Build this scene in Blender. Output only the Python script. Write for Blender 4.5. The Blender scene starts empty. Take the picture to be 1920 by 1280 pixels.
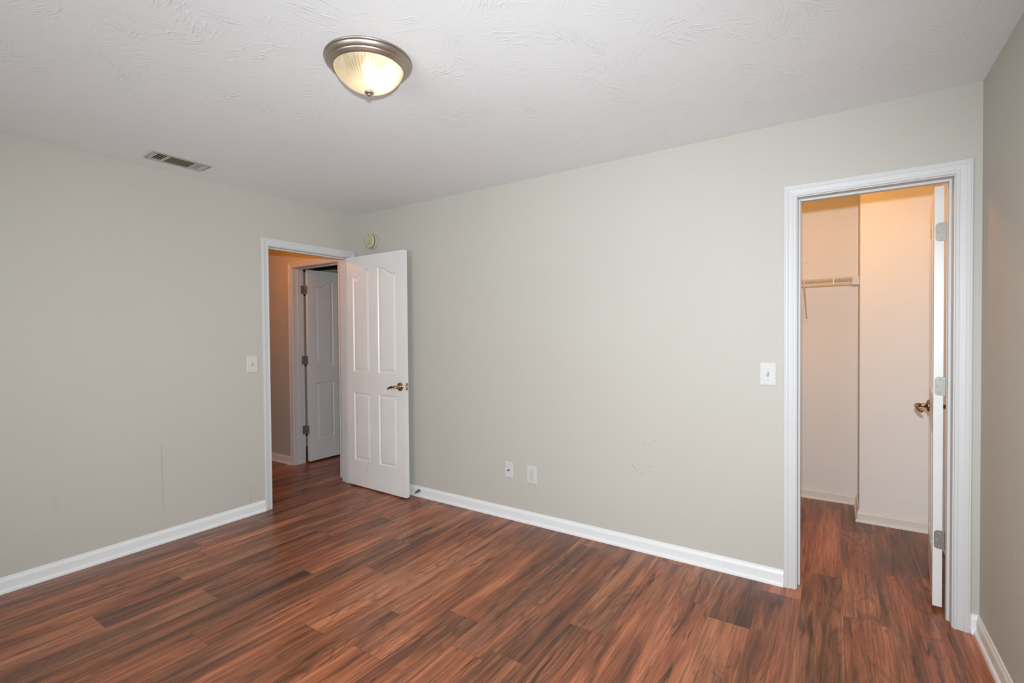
import bpy, bmesh, math, random
from mathutils import Vector, Matrix
C = bpy.context.scene.collection
S = bpy.context.scene
PI = math.pi

# ------------------------------------------------------------------ camera
cam = bpy.data.cameras.new('camera')
cam.sensor_width = 36.0
cam.lens = 911.14 / 1920 * 36
cam.shift_x = 1.876 / 1920
cam.clip_start = 0.02
co = bpy.data.objects.new('camera', cam)
C.objects.link(co)
yaw, pitch, roll = -0.5896, -0.0164, -0.0082
fw = Vector((math.sin(yaw) * math.cos(pitch), math.cos(yaw) * math.cos(pitch), math.sin(pitch)))
rt = Vector((math.cos(yaw), -math.sin(yaw), 0))
up = rt.cross(fw)
r2 = rt * math.cos(roll) + up * math.sin(roll)
u2 = -rt * math.sin(roll) + up * math.cos(roll)
m = Matrix((r2, u2, -fw)).transposed().to_4x4()
m.translation = Vector((3.6712, -2.9335, 1.3537))
co.matrix_world = m
S.camera = co

# ------------------------------------------------------------------ light and exposure
S.view_settings.view_transform = 'Standard'
S.view_settings.look = 'None'
S.view_settings.gamma = 1
S.view_settings.exposure = 0.0
S.view_settings.use_curve_mapping = False

w = bpy.data.worlds.new('daylight')
S.world = w
w.use_nodes = True
w.node_tree.nodes['Background'].inputs['Color'].default_value = (0.75, 0.86, 1.0, 1)
w.node_tree.nodes['Background'].inputs['Strength'].default_value = 0.4


def lamp(name, kind, loc, power, col, size=0.05, rot=(0, 0, 0), size_y=None):
    l = bpy.data.lights.new(name, kind)
    l.energy = power
    l.color = col
    if kind == 'AREA':
        l.shape = 'RECTANGLE'
        l.size = size
        l.size_y = size_y or size
    else:
        l.shadow_soft_size = size
    o = bpy.data.objects.new(name, l)
    o.location = loc
    o.rotation_euler = rot
    C.objects.link(o)
    return o


fl_ = lamp('camera_flash', 'SPOT', (3.67, -2.915, 1.525), 318, (0.925, 0.98, 1.045), 0.03)
fl_.matrix_world = Matrix.Translation((3.67, -2.915, 1.525)) @ m.to_3x3().to_4x4() @ Matrix.Rotation(math.radians(-9), 4, 'X') @ Matrix.Diagonal((1.40, 1.0, 1.0, 1.0))
fl_.data.spot_size = math.radians(116)
fl_.data.spot_blend = 1.0
lamp('window_daylight', 'AREA', (2.3, -4.46, 1.5), 52, (0.90, 0.96, 0.98), 1.7, (PI / 2 + math.radians(22), 0, 0), 1.3)
lamp('closet_lamp', 'POINT', (3.56, 0.60, 2.34), 10, (1.0, 0.42, 0.06), 0.06)
lamp('hall_lamp', 'POINT', (-0.82, -0.80, 2.26), 10, (1.0, 0.29, 0.015), 0.06)

# ------------------------------------------------------------------ node helpers


class NT:
    def __init__(s, name):
        s.m = bpy.data.materials.new(name)
        s.m.use_nodes = True
        s.t = s.m.node_tree
        s.b = s.t.nodes['Principled BSDF']
        s.out = s.t.nodes['Material Output']

    def n(s, kind, ins=None, **kw):
        nd = s.t.nodes.new('ShaderNode' + kind)
        for k, v in kw.items():
            setattr(nd, k, v)
        for k, v in (ins or {}).items():
            s.put(nd.inputs[k], v)
        return nd

    def put(s, sock, v):
        if isinstance(v, bpy.types.NodeSocket):
            s.t.links.new(v, sock)
        elif isinstance(v, bpy.types.Node):
            s.t.links.new(v.outputs[0], sock)
        else:
            sock.default_value = v

    def math(s, op, a, b=None, c=None, clamp=False):
        nd = s.n('Math', operation=op, use_clamp=clamp)
        s.put(nd.inputs[0], a)
        if b is not None:
            s.put(nd.inputs[1], b)
        if c is not None:
            s.put(nd.inputs[2], c)
        return nd.outputs[0]

    def mix(s, f, a, b, blend='MIX'):
        nd = s.n('Mix', data_type='RGBA', blend_type=blend)
        s.put(nd.inputs[0], f)
        s.put(nd.inputs[6], a)
        s.put(nd.inputs[7], b)
        return nd.outputs[2]

    def ramp(s, f, stops):
        nd = s.n('ValToRGB')
        s.put(nd.inputs[0], f)
        el = nd.color_ramp.elements
        while len(el) < len(stops):
            el.new(0.5)
        for e, (p, c) in zip(el, stops):
            e.position = p
            e.color = c if len(c) == 4 else (*c, 1)
        return nd.outputs[0]

    def bump(s, h, strength, dist):
        nd = s.n('Bump', {'Strength': strength, 'Distance': dist, 'Height': h})
        s.put(s.b.inputs['Normal'], nd)

    def seg(s, a, b, p, q, width):
        """mask (1 on the stroke) of a thin stroke from p to q in the plane of the two coordinate sockets a, b"""
        dx, dy = q[0] - p[0], q[1] - p[1]
        L2 = dx * dx + dy * dy
        ax = s.math('SUBTRACT', a, p[0])
        by = s.math('SUBTRACT', b, p[1])
        t = s.math('MULTIPLY_ADD', ax, dx / L2, s.math('MULTIPLY', by, dy / L2))
        t = s.math('MINIMUM', s.math('MAXIMUM', t, 0.0), 1.0)
        ex = s.math('SUBTRACT', ax, s.math('MULTIPLY', t, dx))
        ey = s.math('SUBTRACT', by, s.math('MULTIPLY', t, dy))
        d = s.math('SQRT', s.math('ADD', s.math('MULTIPLY', ex, ex), s.math('MULTIPLY', ey, ey)))
        return s.math('SUBTRACT', 1.0, s.math('DIVIDE', d, width), clamp=True)


def plain(name, col, rough=0.5, metal=0.0, noise=0.0, scale=40.0, spec=0.5):
    t = NT(name)
    t.b.inputs['Roughness'].default_value = rough
    t.b.inputs['Metallic'].default_value = metal
    t.b.inputs['Specular IOR Level'].default_value = spec
    c = (*col, 1)
    if noise:
        tc = t.n('TexCoord')
        nz = t.n('TexNoise', {'Vector': tc.outputs['Object'], 'Scale': scale, 'Detail': 4.0})
        d = tuple(x * (1 - noise) for x in col)
        c = t.ramp(nz.outputs[0], [(0.3, d), (0.7, col)])
    t.put(t.b.inputs['Base Color'], c)
    return t.m


def wall_paint(name, col, marks=(), stain=0.0):
    """flat wall paint with roller stipple; marks: (axis a, axis b, p, q, width, colour, strength)"""
    t = NT(name)
    t.b.inputs['Roughness'].default_value = 0.62
    t.b.inputs['Specular IOR Level'].default_value = 0.3
    geo = t.n('NewGeometry')
    pos = geo.outputs['Position']
    sep = t.n('SeparateXYZ', {0: pos})
    big = t.n('TexNoise', {'Vector': pos, 'Scale': 1.3, 'Detail': 3.0})
    c = t.ramp(big.outputs[0], [(0.3, tuple(x * 0.975 for x in col)), (0.7, col)])
    for a, b, p, q, wd, mc, st in marks:
        k = t.seg(sep.outputs[a], sep.outputs[b], p, q, wd)
        c = t.mix(t.math('MULTIPLY', k, st), c, (*mc, 1))
    t.put(t.b.inputs['Base Color'], c)
    fine = t.n('TexNoise', {'Vector': pos, 'Scale': 260.0, 'Detail': 2.0})
    t.bump(fine.outputs[0], 0.12, 0.002)
    return t.m


WALL = (0.530, 0.508, 0.456)
DARKM = (0.16, 0.15, 0.14)
M = {}
M['wall_far'] = wall_paint('wall_paint_far', WALL, [
    (0, 2, (2.612, 0.527), (2.634, 0.508), 0.0032, DARKM, 0.7),
    (0, 2, (2.668, 0.474), (2.695, 0.498), 0.0035, DARKM, 0.35),
    (0, 2, (2.644, 0.499), (2.647, 0.497), 0.0045, DARKM, 0.45),
    (0, 2, (2.683, 0.664), (2.686, 0.668), 0.0040, DARKM, 0.6),
    (0, 2, (2.752, 0.695), (2.756, 0.691), 0.0045, DARKM, 0.6),
    (0, 2, (2.807, 0.650), (2.812, 0.649), 0.0045, DARKM, 0.35),
    (0, 2, (2.726, 0.531), (2.733, 0.528), 0.0045, DARKM, 0.6),
    (0, 2, (1.895, 0.275), (1.925, 0.255), 0.0030, DARKM, 0.25),
    (0, 2, (2.42, 0.70), (2.43, 0.695), 0.0045, DARKM, 0.25)])
M['wall_left'] = wall_paint('wall_paint_left', WALL, [
    (1, 2, (-1.570, 0.25), (-1.574, 0.64), 0.0022, (0.22, 0.20, 0.17), 0.75),
    (1, 2, (-1.574, 0.10), (-1.572, 0.25), 0.0022, (0.22, 0.20, 0.17), 0.3),
    (1, 2, (-2.10, 0.40), (-2.10, 0.44), 0.03, (0.30, 0.28, 0.24), 0.14),
    (1, 2, (-1.00, 0.11), (-1.00, 0.22), 0.012, (0.30, 0.27, 0.20), 0.18)])
M['wall_right'] = wall_paint('wall_paint_right', WALL, [
    (1, 2, (-0.505, 0.535), (-0.505, 0.548), 0.004, (0.85, 0.83, 0.78), 0.8)])
M['wall'] = wall_paint('wall_paint_plain', WALL)
M['wall_closet'] = wall_paint('wall_paint_closet', (0.84, 0.83, 0.80), [
    (0, 2, (3.468, 1.905), (3.473, 1.905), 0.006, DARKM, 0.4)])
M['trim'] = plain('white_trim_paint', (0.625, 0.625, 0.62), 0.5, noise=0.02, scale=6)
M['base'] = plain('white_baseboard_paint', (0.80, 0.805, 0.80), 0.36, noise=0.02, scale=6)
M['shoe'] = plain('white_shoe_paint', (0.80, 0.805, 0.80), 0.28, noise=0.03, scale=9)
M['cream'] = plain('cream_trim_paint', (0.80, 0.77, 0.70), 0.4, noise=0.03, scale=6)
M['plate'] = plain('white_plate_plastic', (0.60, 0.60, 0.58), 0.5)
M['ivory'] = plain('ivory_plate_plastic', (0.63, 0.61, 0.54), 0.5)
M['toggle'] = plain('toggle_plastic', (0.62, 0.60, 0.54), 0.3)
M['dark'] = plain('dark_slot', (0.03, 0.028, 0.025), 0.7)
M['nickel'] = plain('satin_nickel', (0.50, 0.43, 0.36), 0.42, 1.0, noise=0.12, scale=120)
M['hinge'] = plain('satin_steel_hinge', (0.30, 0.285, 0.26), 0.5, 0.7, noise=0.10, scale=150)
M['lever_metal'] = plain('browned_nickel_lever', (0.42, 0.30, 0.20), 0.2, 1.0, noise=0.08, scale=90)  # nickel levers; brown floor reflection put into the base colour
M['hinge_screw'] = plain('dull_screw_steel', (0.42, 0.40, 0.37), 0.6, 0.5)
M['screw'] = plain('screw_steel', (0.75, 0.74, 0.72), 0.3, 1.0)
M['yellowed'] = plain('yellowed_plastic', (0.56, 0.52, 0.36), 0.42, noise=0.05, scale=30)
M['yellow_dark'] = plain('yellowed_plastic_gap', (0.13, 0.11, 0.06), 0.6)
M['vent'] = plain('vent_enamel', (0.54, 0.52, 0.47), 0.45, noise=0.06, scale=60)
M['louver'] = plain('louver_brown_enamel', (0.15, 0.135, 0.10), 0.6, noise=0.3, scale=150)  # mottled dark brown for the central louvers
M['wire'] = plain('vinyl_coated_wire', (0.72, 0.64, 0.48), 0.35)
M['gap_dark'] = plain('black_gap_shade', (0.05, 0.05, 0.05), 0.6)  # black that stands in for the shade inside narrow gaps
M['spring'] = plain('dark_steel', (0.20, 0.19, 0.18), 0.3, 1.0)


def door_paint(name, scuff):
    t = NT(name)
    t.b.inputs['Roughness'].default_value = 0.34
    tc = t.n('TexCoord')
    ob = tc.outputs['Object']
    mp = t.n('Mapping', {'Vector': ob, 'Scale': (60, 60, 1.6)})
    g = t.n('TexNoise', {'Vector': mp.outputs[0], 'Scale': 6.0, 'Detail': 5.0, 'Distortion': 0.4})
    d = t.n('TexNoise', {'Vector': ob, 'Scale': 5.0, 'Detail': 5.0})
    sep = t.n('SeparateXYZ', {0: ob})
    c = t.ramp(d.outputs[0], [(0.35, (0.76, 0.755, 0.735)), (0.6, (0.79, 0.785, 0.77))])
    k = t.seg(sep.outputs[0], sep.outputs[2], (0.245, 0.15), (0.250, 0.18), 0.009)
    c = t.mix(t.math('MULTIPLY', k, scuff), c, (0.25, 0.23, 0.20, 1))
    t.put(t.b.inputs['Base Color'], c)
    t.bump(g.outputs[0], 0.06, 0.001)
    return t.m


M['door'] = door_paint('door_paint_scuffed', 0.45)
M['door_clean'] = door_paint('door_paint', 0.0)


def ceiling_mat():
    t = NT('brushed_ceiling_texture')
    t.b.inputs['Roughness'].default_value = 0.55
    t.b.inputs['Specular IOR Level'].default_value = 0.35
    tc = t.n('TexCoord')
    ob = tc.outputs['Object']
    wob = t.n('TexNoise', {'Vector': ob, 'Scale': 3.0, 'Detail': 2.0})
    wv = t.n('VectorMath', {0: wob.outputs['Color'], 1: (0.14, 0.14, 0.0)}, operation='MULTIPLY')
    pv = t.n('VectorMath', {0: ob, 1: wv.outputs[0]}, operation='ADD').outputs[0]

    def strokes(scale, seed):
        vo = t.n('TexVoronoi', {'Vector': t.n('VectorMath', {0: pv, 1: (seed, seed * 1.7, 0)}, operation='ADD').outputs[0], 'Scale': scale})
        sep = t.n('SeparateColor', {0: vo.outputs['Color']})
        ang = t.math('MULTIPLY', sep.outputs[0], 2 * PI)
        rot = t.n('VectorRotate', {'Vector': pv, 'Angle': ang}, rotation_type='Z_AXIS')
        mp = t.n('Mapping', {'Vector': rot.outputs[0], 'Scale': (17.0, 135.0, 1.0)})
        nz = t.n('TexNoise', {'Vector': mp.outputs[0], 'Scale': 1.0, 'Detail': 2.5, 'Roughness': 0.55, 'Distortion': 0.25})
        h = t.ramp(nz.outputs[0], [(0.50, (0, 0, 0)), (0.72, (1, 1, 1))])
        fade = t.ramp(vo.outputs['Distance'], [(0.25, (1, 1, 1)), (0.75, (0, 0, 0))])
        on = t.ramp(sep.outputs[1], [(0.10, (0.25, 0.25, 0.25)), (0.7, (1, 1, 1))])
        return t.math('MULTIPLY', t.math('MULTIPLY', h, fade), on)
    a = t.math('ADD', strokes(6.5, 0.0), t.math('MULTIPLY', strokes(10.0, 3.3), 0.7))
    sp = t.n('TexVoronoi', {'Vector': ob, 'Scale': 14.0})
    spk = t.ramp(sp.outputs['Distance'], [(0.02, (1, 1, 1)), (0.06, (0, 0, 0))])
    on = t.n('SeparateColor', {0: sp.outputs['Color']})
    spk = t.math('MULTIPLY', spk, t.math('GREATER_THAN', on.outputs[2], 0.88))
    h = t.math('ADD', a, t.math('MULTIPLY', spk, 1.5))
    t.bump(h, 0.8, 0.0016)
    big = t.n('TexNoise', {'Vector': ob, 'Scale': 1.1, 'Detail': 3.0})
    t.put(t.b.inputs['Base Color'], t.ramp(big.outputs[0], [(0.3, (0.835, 0.85, 0.86)), (0.7, (0.86, 0.875, 0.885))]))
    return t.m


M['ceiling'] = ceiling_mat()


def floor_mat():
    t = NT('walnut_laminate')
    PW, PL = 0.178, 1.22
    tc = t.n('TexCoord')
    sep = t.n('SeparateXYZ', {0: tc.outputs['Object']})
    x, y = sep.outputs[0], sep.outputs[1]
    px = t.math('DIVIDE', t.math('ADD', x, 50 * PW + 0.035), PW)
    row = t.math('FLOOR', px)
    fx = t.math('FRACT', px)
    r1 = t.n('TexWhiteNoise', {'W': row}, noise_dimensions='1D').outputs['Value']
    py = t.math('DIVIDE', t.math('ADD', t.math('ADD', y, 40 * PL), t.math('MULTIPLY', r1, PL)), PL)
    idx = t.math('FLOOR', py)
    fy = t.math('FRACT', py)
    cv = t.n('CombineXYZ', {0: row, 1: idx, 2: 0.0})
    wn = t.n('TexWhiteNoise', {'Vector': cv.outputs[0]}, noise_dimensions='3D')
    rc = t.n('SeparateColor', {0: wn.outputs['Color']})
    ra, rb, rg = rc.outputs[0], rc.outputs[1], rc.outputs[2]
    # grain space: one shift per plank, stretched along the plank
    gx = t.math('ADD', x, t.math('MULTIPLY', ra, 23.0))
    gy = t.math('ADD', y, t.math('MULTIPLY', rb, 31.0))

    def gn(sx, sy, detail=4.0, rough=0.55, dist=0.0, z=0.0):
        v = t.n('CombineXYZ', {0: t.math('MULTIPLY', gx, sx), 1: t.math('MULTIPLY', gy, sy), 2: z})
        return t.n('TexNoise', {'Vector': v.outputs[0], 'Scale': 1.0, 'Detail': detail, 'Roughness': rough, 'Distortion': dist}).outputs[0]
    streak = gn(17.0, 1.0, 6.0, 0.62, 0.9)
    broad = gn(6.0, 0.9, 2.0, 0.5, 0.4, 4.0)
    tone = t.math('ADD', t.math('MULTIPLY', streak, 0.62), t.math('MULTIPLY', broad, 0.38))
    tone = t.math('ADD', tone, t.math('MULTIPLY', t.math('SUBTRACT', rg, 0.5), 0.10))
    red = t.ramp(tone, [(0.33, (0.070, 0.034, 0.022)), (0.43, (0.165, 0.070, 0.041)), (0.53, (0.290, 0.124, 0.072)), (0.66, (0.450, 0.215, 0.125))])
    grey = t.ramp(tone, [(0.33, (0.050, 0.031, 0.023)), (0.45, (0.125, 0.068, 0.045)), (0.56, (0.225, 0.118, 0.075)), (0.68, (0.36, 0.20, 0.13))])
    hue = gn(4.5, 0.7, 2.0, 0.5, 0.3, 9.0)
    hm = t.ramp(t.math('ADD', hue, t.math('MULTIPLY', t.math('SUBTRACT', ra, 0.5), 0.25)), [(0.42, (0, 0, 0)), (0.60, (1, 1, 1))])
    c = t.mix(t.math('MULTIPLY', hm, 0.9), red, grey)
    # cathedral figure: contour lines of a slow noise
    fig = gn(7.0, 1.5, 1.0, 0.4, 0.5, 2.0)
    band = t.math('SINE', t.math('MULTIPLY', fig, 95.0))
    bm = t.ramp(band, [(0.30, (0, 0, 0)), (1.0, (1, 1, 1))])
    figm = t.ramp(gn(3.0, 0.9, 1.0, 0.4, 0.0, 7.0), [(0.45, (0, 0, 0)), (0.62, (1, 1, 1))])
    c = t.mix(t.math('MULTIPLY', t.math('MULTIPLY', bm, figm), 0.45), c, (0.06, 0.032, 0.022, 1))
    # fine pores
    pore = t.ramp(gn(150.0, 3.2, 4.0, 0.65, 0.2), [(0.38, (0.50, 0.48, 0.47)), (0.60, (1.12, 1.12, 1.12))])
    c = t.mix(0.75, c, pore, 'MULTIPLY')
    # dark mineral streaks
    dk = t.ramp(gn(26.0, 2.4, 5.0, 0.62, 0.9, 12.0), [(0.57, (0, 0, 0)), (0.69, (1, 1, 1))])
    c = t.mix(t.math('MULTIPLY', dk, 0.88), c, (0.040, 0.023, 0.016, 1))
    c = t.mix(1.0, c, (1.36, 1.05, 0.84, 1), 'MULTIPLY')
    # joints
    jx = t.math('LESS_THAN', t.math('MINIMUM', fx, t.math('SUBTRACT', 1.0, fx)), 0.0038)
    jy = t.math('LESS_THAN', t.math('MINIMUM', fy, t.math('SUBTRACT', 1.0, fy)), 0.0009)
    j = t.math('MAXIMUM', t.math('MULTIPLY', jx, 0.5), t.math('MULTIPLY', jy, 0.7))
    c = t.mix(j, c, (0.07, 0.04, 0.03, 1))
    t.put(t.b.inputs['Base Color'], c)
    t.put(t.b.inputs['Roughness'], t.ramp(gn(40.0, 2.0, 3.0), [(0.3, (0.26, 0.26, 0.26)), (0.7, (0.36, 0.36, 0.36))]))
    t.b.inputs['Specular IOR Level'].default_value = 0.4
    h = t.math('SUBTRACT', t.math('MULTIPLY', pore, 0.25), j)
    t.bump(h, 0.15, 0.0012)
    return t.m


M['floor'] = floor_mat()


def dome_mat():
    t = NT('ribbed_lamp_glass')
    nt = t.t
    tr = t.n('BsdfTranslucent', {'Color': (1.0, 0.97, 0.90, 1)})
    gl = t.n('BsdfGlossy', {'Color': (1, 1, 1, 1), 'Roughness': 0.08})
    tp = t.n('BsdfTransparent', {'Color': (1.0, 0.96, 0.88, 1)})
    em = t.n('Emission', {'Color': (1.0, 0.84, 0.56, 1), 'Strength': 0.18})
    m1 = t.n('MixShader', {0: 0.30, 1: tr, 2: tp})
    fr = t.n('Fresnel', {'IOR': 1.4})
    m2 = t.n('MixShader', {0: fr, 1: m1, 2: gl})
    ad = t.n('AddShader', {0: m2, 1: em})
    nt.links.new(ad.outputs[0], t.out.inputs['Surface'])
    return t.m


M['dome'] = dome_mat()


def bulb_mat():
    t = NT('lit_bulb')
    em = t.n('Emission', {'Color': (1.0, 0.80, 0.50, 1), 'Strength': 3.0})
    t.t.links.new(em.outputs[0], t.out.inputs['Surface'])
    return t.m


M['bulb'] = bulb_mat()


def pane_mat():
    t = NT('window_glass')
    tp = t.n('BsdfTransparent', {'Color': (0.97, 0.98, 0.98, 1)})
    gl = t.n('BsdfGlossy', {'Roughness': 0.02})
    mx = t.n('MixShader', {0: 0.06, 1: tp, 2: gl})
    t.t.links.new(mx.outputs[0], t.out.inputs['Surface'])
    return t.m


M['pane'] = pane_mat()

# ------------------------------------------------------------------ mesh helpers


class MB:
    def __init__(s):
        s.v, s.f, s.sm = [], [], set()

    def add(s, vs, fs, smooth=False):
        o = len(s.v)
        s.v += [tuple(v) for v in vs]
        for f in fs:
            if smooth:
                s.sm.add(len(s.f))
            s.f.append([o + i for i in f])
        return s

    def box(s, a, b):
        (x0, y0, z0), (x1, y1, z1) = a, b
        x0, x1 = min(x0, x1), max(x0, x1)
        y0, y1 = min(y0, y1), max(y0, y1)
        z0, z1 = min(z0, z1), max(z0, z1)
        v = [(x0, y0, z0), (x1, y0, z0), (x1, y1, z0), (x0, y1, z0), (x0, y0, z1), (x1, y0, z1), (x1, y1, z1), (x0, y1, z1)]
        return s.add(v, [(0, 3, 2, 1), (4, 5, 6, 7), (0, 1, 5, 4), (1, 2, 6, 5), (2, 3, 7, 6), (3, 0, 4, 7)])

    def loft(s, rings, smooth=False, cap=True, closed=True):
        n = len(rings[0])
        vs = [p for r in rings for p in r]
        fs = []
        for i in range(len(rings) - 1):
            for j in range(n if closed else n - 1):
                k = (j + 1) % n
                fs.append((i * n + j, i * n + k, (i + 1) * n + k, (i + 1) * n + j))
        s.add(vs, fs, smooth)
        if cap:
            s.add(rings[0], [tuple(reversed(range(n)))])
            s.add(rings[-1], [tuple(range(n))])
        return s

    def lathe(s, prof, o=(0, 0, 0), ax=(0, 0, 1), n=48, smooth=True, wob=None):
        """prof: (radius, height along ax)"""
        ax = Vector(ax).normalized()
        e1 = ax.orthogonal().normalized()
        e2 = ax.cross(e1)
        rings = []
        for r, h in prof:
            ring = []
            for i in range(n):
                a = 2 * PI * i / n
                rr = r * (1 + (wob(i, r) if wob else 0))
                ring.append(Vector(o) + ax * h + e1 * (rr * math.cos(a)) + e2 * (rr * math.sin(a)))
            rings.append(ring)
        return s.loft(rings, smooth)

    def tube(s, pts, rad, n=12, smooth=True, flat=1.0):
        pts = [Vector(p) for p in pts]
        rads = rad if isinstance(rad, (list, tuple)) else [rad] * len(pts)
        rings = []
        nrm = None
        for i, p in enumerate(pts):
            t = (pts[min(i + 1, len(pts) - 1)] - pts[max(i - 1, 0)]).normalized()
            if nrm is None:
                nrm = t.orthogonal().normalized()
            nrm = (nrm - t * nrm.dot(t)).normalized()
            b = t.cross(nrm)
            rings.append([p + nrm * (rads[i] * math.cos(2 * PI * k / n)) + b * (rads[i] * flat * math.sin(2 * PI * k / n)) for k in range(n)])
        return s.loft(rings, smooth)

    def build(s, name, mat, parent=None, bevel=0.0, seg=2, loc=None):
        me = bpy.data.meshes.new(name)
        me.from_pydata(s.v, [], s.f)
        for i in s.sm:
            me.polygons[i].use_smooth = True
        bm = bmesh.new()
        bm.from_mesh(me)
        bmesh.ops.remove_doubles(bm, verts=bm.verts, dist=1e-6)
        bmesh.ops.recalc_face_normals(bm, faces=bm.faces)
        bm.to_mesh(me)
        bm.free()
        me.materials.append(mat)
        o = bpy.data.objects.new(name, me)
        C.objects.link(o)
        if bevel:
            md = o.modifiers.new('bevel', 'BEVEL')
            md.width = bevel
            md.segments = seg
            md.limit_method = 'ANGLE'
        if loc:
            o.location = loc
        if parent:
            o.parent = parent
        return o


def tag(o, label, cat, group=None, kind=None):
    o['label'] = label
    o['category'] = cat
    if group:
        o['group'] = group
    if kind:
        o['kind'] = kind
    return o


def struct(o, label, cat):
    return tag(o, label, cat, kind='structure')


def empty(name, loc, label, cat, group=None, rz=0.0):
    o = bpy.data.objects.new(name, None)
    o.empty_display_size = 0.05
    o.location = loc
    o.rotation_euler = (0, 0, rz)
    C.objects.link(o)
    return tag(o, label, cat, group)


# ------------------------------------------------------------------ room shell
H, W, T, YB = 2.44, 4.204, 0.125, -4.30
ZT = 2.052                      # underside of the head casings
fl = MB().box((-2.73, YB - T, -0.06), (4.37, 2.33, 0)).build('floor', M['floor'])
struct(fl, 'walnut laminate plank floor running through bedroom, hall and closet', 'floor')
ce = MB().box((-2.73, YB - T, H), (4.37, 2.33, H + 0.06)).build('ceiling', M['ceiling'])
struct(ce, 'white brush-textured ceiling over the whole room', 'ceiling')


def wall_x(y0, y1, xa, xb, holes=()):
    """wall along x with door or window holes (x0, x1, z0, z1)"""
    b = MB()
    cur = xa
    for x0, x1, z0, z1 in holes:
        b.box((cur, y0, 0), (x0, y1, H))
        b.box((x0, y0, z1), (x1, y1, H))
        if z0 > 0:
            b.box((x0, y0, 0), (x1, y1, z0))
        cur = x1
    return b.box((cur, y0, 0), (xb, y1, H))


RV, JT = 0.005, 0.019           # reveal, jamb thickness


def hole(a, b):
    return (a - JT + RV, b + JT - RV, 0, ZT + JT - RV)


CL = (3.499, 4.1166)            # closet doorway, inner casing edges (x)
LD = (-0.834, -0.078)           # bedroom doorway (y)
HD = (-1.015, -0.255)           # hall room doorway (x)
struct(wall_x(0, T, 0, W + T, [hole(*CL)]).build('wall_far', M['wall_far']), 'long greige wall with the closet doorway', 'wall')
hl = hole(*LD)
b = MB().box((-T, YB, 0), (0, hl[0], H)).box((-T, hl[0], hl[3]), (0, hl[1], H)).box((-T, hl[1], 0), (0, 0, H))
struct(b.build('wall_left', M['wall_left']), 'greige wall with the open doorway to the hall', 'wall')
struct(MB().box((W, YB, 0), (W + T, 0, H)).build('wall_right', M['wall_right']), 'shaded greige side wall beside the closet doorway', 'wall')
WIN = (1.45, 3.15, 0.85, 2.15)
struct(wall_x(YB - T, YB, -T, W + T, [WIN]).build('wall_back', M['wall']), 'greige wall with the window behind the viewer', 'wall')
struct(wall_x(0, T, -2.6, 0, [hole(*HD)]).build('wall_hall_end', M['wall']), 'orange-lit hall wall beyond the bedroom doorway', 'wall')
struct(MB().box((-2.725, -1.425, 0), (-2.6, T, H)).build('wall_hall_far', M['wall']), 'wall at the far end of the hall', 'wall')
struct(MB().box((-2.6, -1.425, 0), (-T, -1.3, H)).build('wall_hall_side', M['wall']), 'long side wall of the hall', 'wall')
struct(MB().box((-1.825, T, 0), (-1.7, 2.2, H)).build('wall_room_left', M['wall']), 'side wall of the dark room behind the hall door', 'wall')
struct(MB().box((-1.825, 2.2, 0), (2.475, 2.325, H)).build('wall_room_back', M['wall']), 'back wall of the dark room behind the hall door', 'wall')
CB, CJ, CX, CR = 1.68, 1.287, 3.811, 4.24
struct(MB().box((2.475, T, 0), (2.6, 2.2, H)).build('wall_closet_left', M['wall_closet']), 'closet side wall hidden left of the doorway', 'wall')
struct(MB().box((2.6, CB, 0), (CX, CB + T, H)).build('wall_closet_back', M['wall_closet']), 'deep back wall of the closet with the wire shelf', 'wall')
struct(MB().box((CX, CJ, 0), (CR + T, CB + T, H)).build('wall_closet_jog', M['wall_closet']), 'closet wall that stands forward behind the open closet door', 'wall')
struct(MB().box((CR, T, 0), (CR + T, CJ, H)).build('wall_closet_right', M['wall_closet']), 'closet side wall behind the open closet door', 'wall')

# ------------------------------------------------------------------ window behind the viewer
wf = MB()
x0, x1, z0, z1 = WIN
for a, c in (((x0, z0), (x0 + .05, z1)), ((x1 - .05, z0), (x1, z1)), ((x0 + .05, z0), (x1 - .05, z0 + .05)), ((x0 + .05, z1 - .05), (x1 - .05, z1)),
             ((x0 + .05, (z0 + z1) / 2 - .02), (x1 - .05, (z0 + z1) / 2 + .02))):
    wf.box((a[0], YB - .09, a[1]), (c[0], YB - .04, c[1]))
wn = struct(wf.build('window_1', M['trim'], bevel=.003), 'white sash window behind the viewer', 'window')
MB().box((x0 + .05, YB - .068, z0 + .05), (x1 - .05, YB - .064, z1 - .05)).build('window_pane', M['pane'], wn)

# ------------------------------------------------------------------ casings and jambs
CAS = [(0, 0), (0, .0095), (.003, .011), (.011, .011), (.0135, .0092), (.018, .0105), (.026, .0120), (.034, .0130), (.036, .0150),
       (.040, .0165), (.048, .0165), (.0495, .0150), (.052, .0158), (.0555, .0150), (.057, .0125), (.057, 0)]


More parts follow.
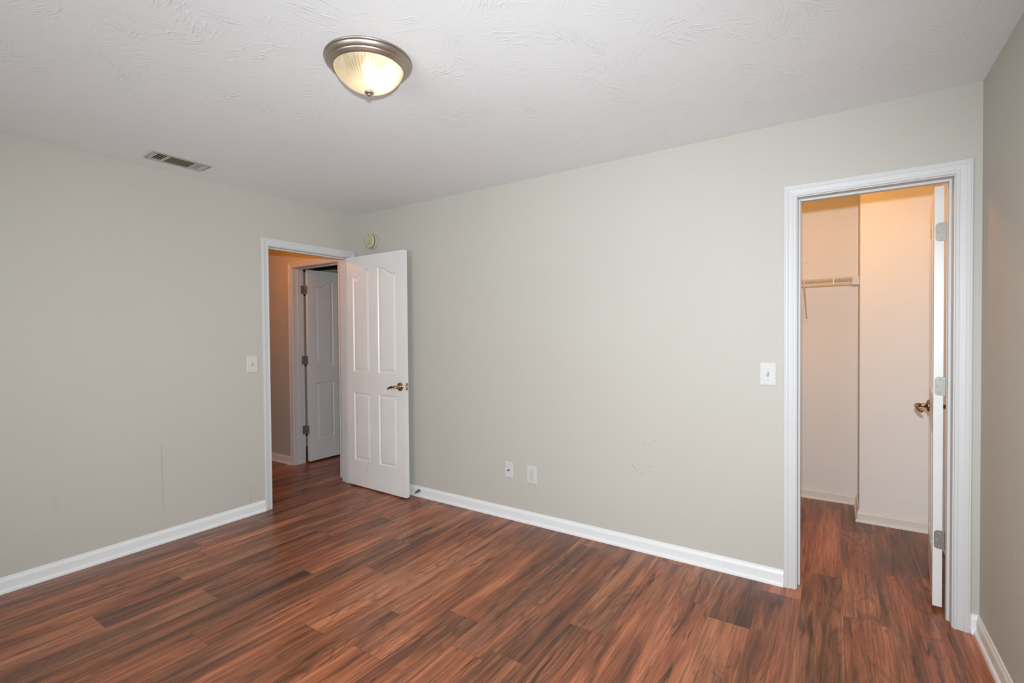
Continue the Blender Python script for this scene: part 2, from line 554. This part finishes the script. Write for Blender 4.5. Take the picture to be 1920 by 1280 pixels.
def casing(name, a, b, to3, label, depth, stop, mat, stopdir):
    """a, b inner casing edges along the wall; to3(u, n, z) -> point, n out of the wall face (negative = into the wall)"""
    mb = MB()
    rings = [[to3(a - p, q, 0) for p, q in CAS], [to3(a - p, q, ZT + p) for p, q in CAS], [to3(b + p, q, ZT + p) for p, q in CAS], [to3(b + p, q, 0) for p, q in CAS]]
    mb.loft(rings)
    o = mb.build(name, mat)
    struct(o, label, 'door trim')

    def bx(m_, u0, u1, n0, n1, za, zb):
        p, q = to3(u0, n0, za), to3(u1, n1, zb)
        m_.box(p, q)
    j = MB()
    bx(j, a - JT + RV, a + RV, 0, -depth, 0, ZT + JT - RV)
    bx(j, b - RV, b + JT - RV, 0, -depth, 0, ZT + JT - RV)
    bx(j, a + RV, b - RV, 0, -depth, ZT - RV, ZT + JT - RV)
    j.build('jamb', mat, o)
    s_ = MB()
    n0, n1 = stop
    bx(s_, a + RV, a + RV + .011, n0, n1, 0, ZT - RV)
    bx(s_, b - RV - .011, b - RV, n0, n1, 0, ZT - RV)
    bx(s_, a + RV + .011, b - RV - .011, n0, n1, ZT - RV - .011, ZT - RV)
    s_.build('stop_strip', mat, o, bevel=.002)
    return o


casing('trim_1', *LD, lambda u, n, z: (n, u, z), 'white casing around the bedroom doorway to the hall', T, (-.036, -.07), M['trim'], 1)
casing('trim_2', *CL, lambda u, n, z: (u, -n, z), 'white casing around the closet doorway', T, (-.052, -.086), M['trim'], 1)
casing('trim_3', *HD, lambda u, n, z: (u, -n, z), 'casing around the room doorway seen across the hall', T, (-.052, -.086), M['trim'], 1)

# ------------------------------------------------------------------ baseboards
BB = [(0, 0), (.012, 0), (.012, .060), (.0108, .0635), (.0108, .066), (.0085, .0705), (.006, .075), (.0055, .081), (.004, .0835), (0, .084)]
SHOE = [(.012, 0), (.0225, 0), (.0225, .006), (.0212, .012), (.0185, .0165), (.015, .019), (.012, .0195)]


def run(name, p, q, n, label, mat, smat, m0=0, m1=0):
    """baseboard from p to q with outward normal n; m0, m1 = mitre (+1 outside corner, -1 inside corner)"""
    p, q, n = Vector((*p, 0)), Vector((*q, 0)), Vector((*n, 0))
    d = (q - p).normalized()

    def rings(prof):
        return [[p - d * (m0 * a) + n * a + Vector((0, 0, z)) for a, z in prof], [q + d * (m1 * a) + n * a + Vector((0, 0, z)) for a, z in prof]]
    o = MB().loft(rings(BB)).build(name, mat)
    struct(o, label, 'baseboard')
    MB().loft(rings(SHOE)).build('shoe_moulding', smat, o)
    return o


CE = .057
run('baseboard_left', (0, YB), (0, LD[0] - CE), (1, 0), 'white baseboard along the hall doorway wall', M['base'], M['shoe'])
run('baseboard_far', (0, 0), (CL[0] - CE, 0), (0, -1), 'white baseboard along the long wall', M['base'], M['shoe'])
run('baseboard_corner', (CL[1] + CE, 0), (W, 0), (0, -1), 'short baseboard piece in the corner beside the closet casing', M['base'], M['shoe'], 0, -1)
run('baseboard_right', (W, 0), (W, YB), (-1, 0), 'cream baseboard along the shaded side wall', M['cream'], M['shoe'], -1, 0)
run('baseboard_hall', (-2.6, 0), (HD[0] - CE, 0), (0, -1), 'hall baseboard beyond the bedroom doorway', M['base'], M['shoe'])
run('baseboard_closet_back', (2.6, CB), (CX, CB), (0, -1), 'baseboard on the deep back wall of the closet', M['cream'], M['cream'], 0, -1)
run('baseboard_closet_side', (CX, CB), (CX, CJ), (-1, 0), 'short baseboard on the side of the closet wall step', M['cream'], M['cream'], -1, 1)
run('baseboard_closet_front', (CX, CJ), (CR, CJ), (0, -1), 'baseboard on the forward closet wall', M['cream'], M['cream'], 1, -1)
run('baseboard_closet_right', (CR, CJ), (CR, T), (-1, 0), 'closet baseboard behind the open closet door', M['cream'], M['cream'], -1, 0)

# ------------------------------------------------------------------ door leaves


def panel_door(name, w, label, loc, ang, z0=.012, z1=2.042, t=.035, mat='door_clean'):
    """leaf in local space: hinge edge at x=0, free edge at x=w, front face y=0, back face y=t"""
    k = w / .743
    xs = (.089 * k, .305 * k, .418 * k, .643 * k)
    mb = MB()
    NC = 18

    def outline(x0, x1, zb, zt, rise, inner_right):
        """counterclockwise points with inset function"""
        def pts(d):
            ps = [(x0 + d, zb + d), (x1 - d, zb + d)]
            for i in range(NC + 1):
                s_ = 1 - i / NC
                xx = (x0 + d) + (x1 - x0 - 2 * d) * s_
                if rise:
                    u = s_ if inner_right else 1 - s_
                    zz = zt + rise * (u ** 3 * (u * (6 * u - 15) + 10))
                    dz = rise * 30 * u * u * (1 - u) ** 2 / (x1 - x0)
                    zz -= d * math.sqrt(1 + dz * dz)
                else:
                    zz = zt - d
                ps.append((xx, zz))
            return ps
        return pts
    pans = [outline(xs[0], xs[1], 1.027, 1.864, .062, True), outline(xs[2], xs[3], 1.027, 1.864, .062, False),
            outline(xs[0], xs[1], .242, .841, 0, True), outline(xs[2], xs[3], .242, .841, 0, False)]
    for side in (0, 1):
        def P(x, z, dep):
            return (x, dep if side == 0 else t - dep, z)

        def face(pts):
            mb.add([P(x, z, 0) for x, z in pts], [tuple(range(len(pts)))])
        face([(0, z0), (xs[0], z0), (xs[0], z1), (0, z1)])
        face([(xs[1], z0), (xs[2], z0), (xs[2], z1), (xs[1], z1)])
        face([(xs[3], z0), (w, z0), (w, z1), (xs[3], z1)])
        for a, c, up_, lo in ((xs[0], xs[1], pans[0], pans[2]), (xs[2], xs[3], pans[1], pans[3])):
            face([(a, z0), (c, z0), (c, .242), (a, .242)])
            face([(a, .841)] + [(c, .841), (c, 1.027), (a, 1.027)])
            tp = up_(0)[2:]          # right to left along the top edge
            face([(c, z1), (a, z1)] + list(reversed(tp)))
        for pn in pans:
            steps = [(0, 0), (.006, .0075), (.011, .0085), (.014, .0075), (.034, .0025)]
            loops = [[P(x, z, dep) for x, z in pn(d)] for d, dep in steps]
            mb.loft(loops, cap=False)
            mb.add(loops[-1], [tuple(range(len(loops[-1])))])
    mb.add([(0, 0, z0), (0, t, z0), (0, t, z1), (0, 0, z1)], [(0, 1, 2, 3)])
    mb.add([(w, 0, z0), (w, t, z0), (w, t, z1), (w, 0, z1)], [(3, 2, 1, 0)])
    mb.add([(0, 0, z0), (w, 0, z0), (w, t, z0), (0, t, z0)], [(0, 1, 2, 3)])
    mb.add([(0, 0, z1), (w, 0, z1), (w, t, z1), (0, t, z1)], [(3, 2, 1, 0)])
    o = mb.build(name, M[mat])
    o.location = (*loc, 0)
    o.rotation_euler = (0, 0, ang)
    return struct(o, label, 'door')


def catmull(pts, n=6):
    pts = [Vector(p) for p in pts]
    q = [pts[0]] + pts + [pts[-1]]
    out = []
    for i in range(1, len(q) - 2):
        for k in range(n):
            s_ = k / n
            a, b, c, d = q[i - 1], q[i], q[i + 1], q[i + 2]
            out.append(0.5 * ((2 * b) + (c - a) * s_ + (2 * a - 5 * b + 4 * c - d) * s_ * s_ + (3 * b - a - 3 * c + d) * s_ ** 3))
    out.append(pts[-1])
    return out


def lever(parent, x, y, z, out, mat):
    """lever handle on a leaf: rose at (x, y, z), out = -1 front / +1 back; the lever points to the hinge edge"""
    hd = MB().lathe([(.0345, 0), (.0345, .005), (.032, .009), (.024, .0115), (.016, .013), (.013, .018), (.0115, .030), (.0115, .044)], (x, y, z), (0, out, 0), 36).build('door_handle', mat, parent)
    path = [(x + .004, .040, .0), (x - .004, .052, .0015), (x - .022, .058, .002), (x - .045, .057, -.001), (x - .070, .053, -.007), (x - .092, .046, -.014), (x - .108, .040, -.019), (x - .116, .034, -.020)]
    pts = catmull([(px, y + out * n_, z + dz) for px, n_, dz in path], 6)
    N = len(pts)
    rad = [.0115 - .0035 * min(1, i / (N * .8)) for i in range(N)]
    rad[-1] *= .75
    MB().tube(pts, rad, 14).build('lever', mat, hd)
    return hd


# door_1: bedroom door, swung open in front of the long wall
d1 = panel_door('door_1', .745, 'white four-panel bedroom door swung open against the long wall', (.005, -.1115), math.radians(-1.05), mat='door')
lever(d1, .689, 0, .924, -1, M['lever_metal'])
lp = MB().box((.7449, .005, .895), (.7462, .030, .955)).build('latch_plate', M['nickel'], d1, bevel=.0005)
lt = MB().box((.746, .0115, .917), (.757, .0235, .933)).build('latch_bolt', M['screw'], lp, bevel=.003)

# door_2: closet door, swung into the closet (local y=0 looks to the side wall, y=t into the closet)
A2 = math.radians(5.4)
d2 = panel_door('door_2', .602, 'white closet door swung into the closet, seen edge on', (4.0965, .1335), PI / 2 - A2, z0=.022, z1=2.038)
lever(d2, .542, .035, .924, 1, M['lever_metal'])
lever(d2, .542, 0, .924, -1, M['lever_metal'])


def hinge_plate(mb, cx0, cx1, zc, hh, r, to3, th):
    """flat plate from cx0 (rounded) to cx1 (square), centre height zc"""
    pts = []
    sg = 1 if cx1 > cx0 else -1
    for k in range(7):
        a = PI / 2 * k / 6
        pts.append((cx0 + sg * (r - r * math.sin(a)), zc - hh + r - r * math.cos(a)))
    pts = [(cx1, zc - hh)] + pts
    for k in range(7):
        a = PI / 2 * k / 6
        pts.append((cx0 + sg * (r - r * math.cos(a)), zc + hh - r + r * math.sin(a)))
    pts.append((cx1, zc + hh))
    mb.loft([[to3(u, 0, z) for u, z in pts], [to3(u, th, z) for u, z in pts]])


for zc in (1.820, 1.085, .347):
    hb = MB()
    # plate on the leaf's hinge edge, reaching over to the pin (leaf space: edge at x=0, pin beyond y<0)
    hinge_plate(hb, .0305, -.0105, zc, .0445, .0155, lambda u, n_, z: (-n_, u, z), .0022)
    hg = hb.build('hinge', M['hinge'], d2, bevel=.0006, seg=1)
    kb = MB()
    for k in range(5):
        kb.lathe([(.0058, zc - .0445 + k * .0178 + .0004), (.0058, zc - .0445 + (k + 1) * .0178 - .0004)], (-.002, -.0135, 0), (0, 0, 1), 16)
    kb.build('hinge_knuckle', M['hinge'], hg)
    for u, dz in ((.012, .031), (.021, 0), (.012, -.031)):
        sb = MB().lathe([(.0036, 0), (.0036, .0006), (.0030, .0011), (.0016, .0006), (.0012, .0004)], (-.0022, u, zc + dz), (-1, 0, 0), 16)
        sb.build('hinge_screw', M['hinge_screw'], hg)

# door_3: leaf of the room across the hall, open a quarter turn (front face looks to +x)
d3 = panel_door('door_3', .745, 'white panel door seen open across the hall', (-.953, .136), PI / 2 - math.radians(.4), z0=.018, z1=2.042)
for zc in (1.832, 1.090, .352):
    hb = MB()
    hinge_plate(hb, .004, .038, zc, .0445, .008, lambda u, n_, z: (-n_, u, z), .0022)
    hg = hb.build('hinge', M['hinge'], d3, bevel=.0006, seg=1)
    kb = MB()
    for k in range(5):
        kb.lathe([(.0062, zc - .0445 + k * .0178 + .0005), (.0062, zc - .0445 + (k + 1) * .0178 - .0005)], (-.004, .0415, 0), (0, 0, 1), 16)
    kb.build('hinge_knuckle', M['hinge'], hg)
    jb = MB()
    # jamb-side plate, on the jamb face
    hinge_plate(jb, -.052, -.004, zc, .0445, .008, lambda u, n_, z: (u, .0545 - n_, z), .0022)
    jb.build('jamb_plate', M['hinge'], hg)

# ------------------------------------------------------------------ ceiling light
LX, LY = 2.125, -1.622
L = empty('ceiling_light', (LX, LY, H), 'lit flush mount ceiling light with nickel ring and ribbed glass dome', 'ceiling light')
pan = [(.150, -.0005), (.1690, -.0005), (.1695, -.003), (.1690, -.0060), (.1655, -.0070), (.1650, -.0100), (.1668, -.0112), (.1664, -.0135), (.1530, -.0255), (.1515, -.0262),
       (.1512, -.0282), (.1490, -.0305), (.1420, -.0365), (.1400, -.0385), (.1365, -.0400), (.1342, -.0395), (.1335, -.0370), (.1335, -.012), (.130, -.004)]
MB().lathe([(.1660, -.0062), (.1664, -.0085), (.1660, -.0108)], n=96).build('gap_shade', M['gap_dark'], L)  # added dark band: painted shade of the gap under the lip
MB().lathe(pan, n=96).build('ring', M['nickel'], L)
MB().lathe([(.1330, -.006), (.002, -.005)], n=48).build('reflector', M['plate'], L)
NR = 300
rib = lambda i, r: (.018 * math.cos(2 * PI * i * 60 / NR) if .03 < r < .129 else 0)
dome = [(.1325, -.030), (.1325, -.037), (.1310, -.042), (.1280, -.047), (.1270, -.0485), (.1235, -.0545), (.1170, -.0640), (.1080, -.0745), (.0960, -.0855), (.0810, -.0960), (.0640, -.1050), (.0460, -.1118), (.0310, -.1152), (.0290, -.1158), (.0200, -.1172), (.0170, -.1195), (.0155, -.1225), (.0120, -.1240)]
dm = MB()
rings = []
for r, h in dome:
    rings.append([((r * (1 + rib(i, r))) * math.cos(2 * PI * i / NR), (r * (1 + rib(i, r))) * math.sin(2 * PI * i / NR), h) for i in range(NR)])
dm.loft(rings, True, cap=False)
dm.build('glass_dome', M['dome'], L)
MB().lathe([(.0175, -.1215), (.0185, -.1240), (.0175, -.1275), (.0120, -.1300), (.0095, -.1310), (.0085, -.1345), (.0060, -.1370), (.0020, -.1380)], n=32).build('finial', M['nickel'], L)
for dx, dy in ((.055, .045), (.045, -.040)):
    bb = MB().lathe([(.010, -.014), (.012, -.030), (.020, -.046), (.0255, -.060), (.0240, -.072), (.016, -.081), (.004, -.085)], (dx, dy, 0), (0, 0, 1), 24)
    bb.build('bulb', M['bulb'], L)
ll = lamp('ceiling_lamp_light', 'POINT', (.055, .030, -.070), 1.1, (1.0, 0.80, 0.54), .03)
ll.parent = L

# ------------------------------------------------------------------ ceiling vent
V = empty('ceiling_vent', (.2775, -1.5535, H), 'metal air register set in the ceiling near the hall doorway wall', 'vent')
hx, hy = .0925, .1555
fr = MB()
th = .007
ox, oy = .062, .128
fr.box((-hx, -hy, -th), (-ox, hy, -.0002)).box((ox, -hy, -th), (hx, hy, -.0002))
fr.box((-ox, -hy, -th), (ox, -oy, -.0002)).box((-ox, oy, -th), (ox, hy, -.0002))
fr.box((-ox, -.078, -th), (ox, -.062, -.0006)).box((-ox, .072, -th), (ox, .088, -.0006))
fr.build('frame', M['vent'], V, bevel=.0022)
MB().box((-ox, -oy, -.0012), (ox, oy, -.0004)).build('duct_shade_sheet', M['dark'], V)  # dark sheet stands in for the shaded depth of the duct


def slat(mb, cx, cy, lx, ly, tilt, ax):
    hw = (lx if ax == 'y' else ly) / 2
    c_, s_ = math.cos(tilt) * hw, math.sin(tilt) * hw
    e = .0005
    if ax == 'y':       # runs along y, tilted about y
        ps = [(-c_, -s_ - e), (c_, s_ - e), (c_, s_ + e), (-c_, -s_ + e)]
        mb.loft([[(cx + a, cy - ly / 2, -.0042 + b_) for a, b_ in ps], [(cx + a, cy + ly / 2, -.0042 + b_) for a, b_ in ps]])
    else:
        ps = [(-c_, -s_ - e), (c_, s_ - e), (c_, s_ + e), (-c_, -s_ + e)]
        mb.loft([[(cx - lx / 2, cy + a, -.0042 + b_) for a, b_ in ps], [(cx + lx / 2, cy + a, -.0042 + b_) for a, b_ in ps]])


for k in range(11):
    b_ = MB()
    slat(b_, -.056 + k * .0112, .005, .0095, .134, math.radians(24), 'y')
    b_.build('louver', M['louver'], V)
for k in range(3):
    b_ = MB()
    slat(b_, 0, -.1155 + k * .0125, .124, .0042, math.radians(20), 'x')
    b_.build('louver', M['vent'], V)
for k in range(4):
    b_ = MB()
    slat(b_, 0, .0935 + k * .0108, .124, .0100, math.radians(9), 'x')
    b_.build('louver', M['vent'], V)
for sy in (-.142, .142):
    MB().lathe([(.0050, -th), (.0045, -th - .0016), (.0020, -th - .0022)], (0, sy, 0), (0, 0, 1), 16).build('screw', M['screw'], V)

# ------------------------------------------------------------------ smoke alarm
SA = empty('smoke_alarm', (.240, 0, 2.181), 'yellowed round smoke alarm high in the corner above the bedroom door', 'smoke alarm')
MB().lathe([(.066, 0), (.0665, .004), (.0665, .020), (.065, .026), (.0635, .028)], (0, 0, 0), (0, -1, 0), 48).build('base', M['yellowed'], SA)
MB().lathe([(.0600, .0275), (.0585, .034), (.0585, .040)], (0, 0, 0), (0, -1, 0), 48).build('sensor_gap', M['yellow_dark'], SA)
MB().lathe([(.0630, .0398), (.0640, .043), (.0630, .048), (.0590, .0515), (.0520, .0530), (.0300, .0540), (.0285, .0525), (.0265, .0525), (.0250, .0540)], (0, 0, 0), (0, -1, 0), 48).build('cover', M['yellowed'], SA)
bt = MB().lathe([(.017, .0538), (.0165, .0565), (.014, .0575)], (-.006, 0, -.008), (0, -1, 0), 28).build('test_button', M['yellowed'], SA)
MB().lathe([(.0195, .0538), (.0195, .0546)], (-.006, 0, -.008), (0, -1, 0), 28).build('button_groove', M['yellow_dark'], SA)
MB().lathe([(.0055, .0520), (.0050, .0540)], (0, 0, .044), (0, -1, 0), 16).build('indicator', M['yellow_dark'], SA)
sl = MB()
for k in range(18):
    a = 2 * PI * k / 18
    r0, r1 = .040, .054
    ca, sa = math.cos(a), math.sin(a)
    if sa < .45 or abs(ca) > .5:
        e = .0012
        sl.loft([[(r0 * ca - e * sa, -.0530, r0 * sa + e * ca), (r0 * ca + e * sa, -.0530, r0 * sa - e * ca), (r1 * ca + e * sa, -.0524, r1 * sa - e * ca), (r1 * ca - e * sa, -.0524, r1 * sa + e * ca)],
                 [(r0 * ca - e * sa, -.0541, r0 * sa + e * ca), (r0 * ca + e * sa, -.0541, r0 * sa - e * ca), (r1 * ca + e * sa, -.0531, r1 * sa - e * ca), (r1 * ca - e * sa, -.0531, r1 * sa + e * ca)]])
sl.build('sound_slots', M['yellow_dark'], SA)

# ------------------------------------------------------------------ wall plates (local: x along the wall, -y out of the wall)


def plate_body(root, w_, h_, mat):
    mb = MB()
    rings = []
    for d, out in ((0, .0003), (0, .0030), (.0025, .0052), (.0060, .0062)):
        rings.append([(-w_ / 2 + d, -out, -h_ / 2 + d), (w_ / 2 - d, -out, -h_ / 2 + d), (w_ / 2 - d, -out, h_ / 2 - d), (-w_ / 2 + d, -out, h_ / 2 - d)])
    mb.loft(rings)
    return mb.build('plate', mat, root)


def plate_screws(root, zs, mat):
    for z in zs:
        sc = MB().lathe([(.0034, .0060), (.0032, .0072), (.0018, .0078)], (0, 0, z), (0, -1, 0), 16)
        sc.build('screw', mat, root)


def light_switch(loc, rz, w_, h_, label, mat):
    r = empty('light_switch', loc, label, 'light switch', None, rz)
    plate_body(r, w_, h_, mat)
    MB().box((-.0053, -.0060, -.0125), (.0053, -.0066, .0125)).build('toggle_slot', M['gap_dark'], r)
    tg = MB()
    rings = []
    for y_, zc, hh, hw in ((.0062, .000, .0105, .0044), (.010, .003, .0070, .0042), (.0155, .0075, .0045, .0040), (.0185, .0092, .0032, .0035)):
        rings.append([(-hw, -y_, zc - hh), (hw, -y_, zc - hh), (hw, -y_, zc + hh), (-hw, -y_, zc + hh)])
    tg.loft(rings)
    tg.build('toggle', M['toggle'], r, bevel=.0008)
    plate_screws(r, (-.030, .030), mat)
    return r


light_switch((3.3675, 0, 1.1255), 0, .081, .125, 'white toggle light switch beside the closet doorway casing', M['plate'])
light_switch((0, -.9705, 1.138), PI / 2, .084, .125, 'ivory toggle light switch beside the hall doorway casing', M['ivory'])

cx = empty('cable_outlet', (1.6825, 0, .3555), 'white coaxial cable wall plate low on the long wall', 'wall plate')
plate_body(cx, .071, .115, M['plate'])
MB().lathe([(.0075, .006), (.0075, .0085), (.0048, .0088), (.0048, .0165), (.0040, .0175)], (0, 0, 0), (0, -1, 0), 6, smooth=False).build('coaxial_jack', M['spring'], cx)
plate_screws(cx, (-.042, .042), M['plate'])

po = empty('power_outlet', (1.877, 0, .3475), 'white duplex power outlet right beside the coaxial wall plate', 'power outlet')
plate_body(po, .084, .125, M['plate'])
for sz in (-.0195, .0195):
    pts = []
    for k in range(32):
        a = 2 * PI * k / 32
        pts.append((.0172 * math.cos(a), max(-.0142, min(.0142, .0172 * math.sin(a))) + sz))
    gp = MB().loft([[(x_ * 1.06, -.0059, (z_ - sz) * 1.07 + sz) for x_, z_ in pts], [(x_ * 1.06, -.0064, (z_ - sz) * 1.07 + sz) for x_, z_ in pts]]).build('socket_gap', M['yellow_dark'], po)
    sk = MB().loft([[(x_, -.006, z_) for x_, z_ in pts], [(x_, -.0080, z_) for x_, z_ in pts]]).build('socket', M['ivory'], po)
    for bx_, hh in ((-.0064, .0042), (.0064, .0034)):
        MB().box((bx_ - .0013, -.0079, sz + .0036 - hh), (bx_ + .0013, -.0083, sz + .0036 + hh)).build('slot', M['dark'], sk)
    MB().lathe([(.0026, .0079), (.0026, .0083)], (0, 0, sz - .0075), (0, -1, 0), 16).build('ground_hole', M['dark'], sk)
plate_screws(po, (0,), M['screw'])

# ------------------------------------------------------------------ spring door stop on the baseboard
ds = empty('door_stop', (.7855, -.012, .052), 'dark cone spring door stop on the baseboard beside the open bedroom door', 'door stop')
MB().lathe([(.0125, 0), (.0125, .002), (.0085, .004)], (0, 0, 0), (0, -1, 0), 24).build('mount', M['spring'], ds)
sp = []
NT_ = 13
for k in range(NT_ * 14 + 1):
    u = k / (NT_ * 14)
    rr = .0105 - .0065 * u
    a = 2 * PI * k / 14
    sp.append((rr * math.cos(a), -.003 - .052 * u, rr * math.sin(a) - .010 * u * u))
MB().tube(sp, .0016, 7).build('spring', M['spring'], ds)
MB().lathe([(.0045, 0), (.0055, .003), (.0055, .010), (.0040, .012)], (0, -.053, -.010), (0, -1, -.1), 16).build('tip', M['plate'], ds)

# ------------------------------------------------------------------ wire shelf in the closet
SHZ, YF, XA, XE = 1.740, 1.375, 2.62, CX - .006
ws = empty('wire_shelf', (3.2, CB, SHZ), 'white wire closet shelf with hanging lip on the deep closet wall', 'shelf')


def wl(p):
    return (p[0] - 3.2, p[1] - CB, p[2] - SHZ)


def rod(name, p, q, r, parent, mat=M['wire']):
    return MB().tube([wl(p), wl(q)], r, 8).build(name, mat, parent)


rod('front_rod', (XA, YF, SHZ), (XE, YF, SHZ), .0032, ws)
rod('lip_rod', (XA, YF - .004, SHZ - .045), (XE, YF - .004, SHZ - .045), .0042, ws)
rod('middle_rod', (XA, 1.53, SHZ - .003), (XE, 1.53, SHZ - .003), .0028, ws)
rod('back_rod', (XA, CB - .006, SHZ - .003), (XE, CB - .006, SHZ - .003), .0032, ws)
dk = MB()
nw = 46
for k in range(nw + 1):
    xx = XA + .01 + (XE - XA - .02) * k / nw
    dk.tube([wl((xx, CB - .004, SHZ)), wl((xx, YF, SHZ))], .0014, 6)
dk.build('deck_wires', M['wire'], ws)
for xx in (2.95, 3.30, 3.655):
    MB().box(wl((xx - .004, YF - .004, SHZ - .047)), wl((xx + .004, YF + .001, SHZ + .003))).build('lip_link', M['wire'], ws)
br = MB().tube([wl((3.468, YF - .002, SHZ + .004)), wl((3.468, YF - .002, SHZ - .050)), wl((3.470, YF + .02, SHZ - .075)), wl((3.472, CB - .012, 1.468)), wl((3.472, CB - .003, 1.455))], .0055, 10).build('brace', M['wire'], ws)
MB().box(wl((3.462, CB - .004, 1.440)), wl((3.482, CB - .0005, 1.478))).build('brace_foot', M['wire'], br)
MB().box(wl((CX - .045, YF - .012, SHZ - .055)), wl((CX - .0005, YF + .035, SHZ + .004))).build('end_bracket', M['trim'], ws, bevel=.002)
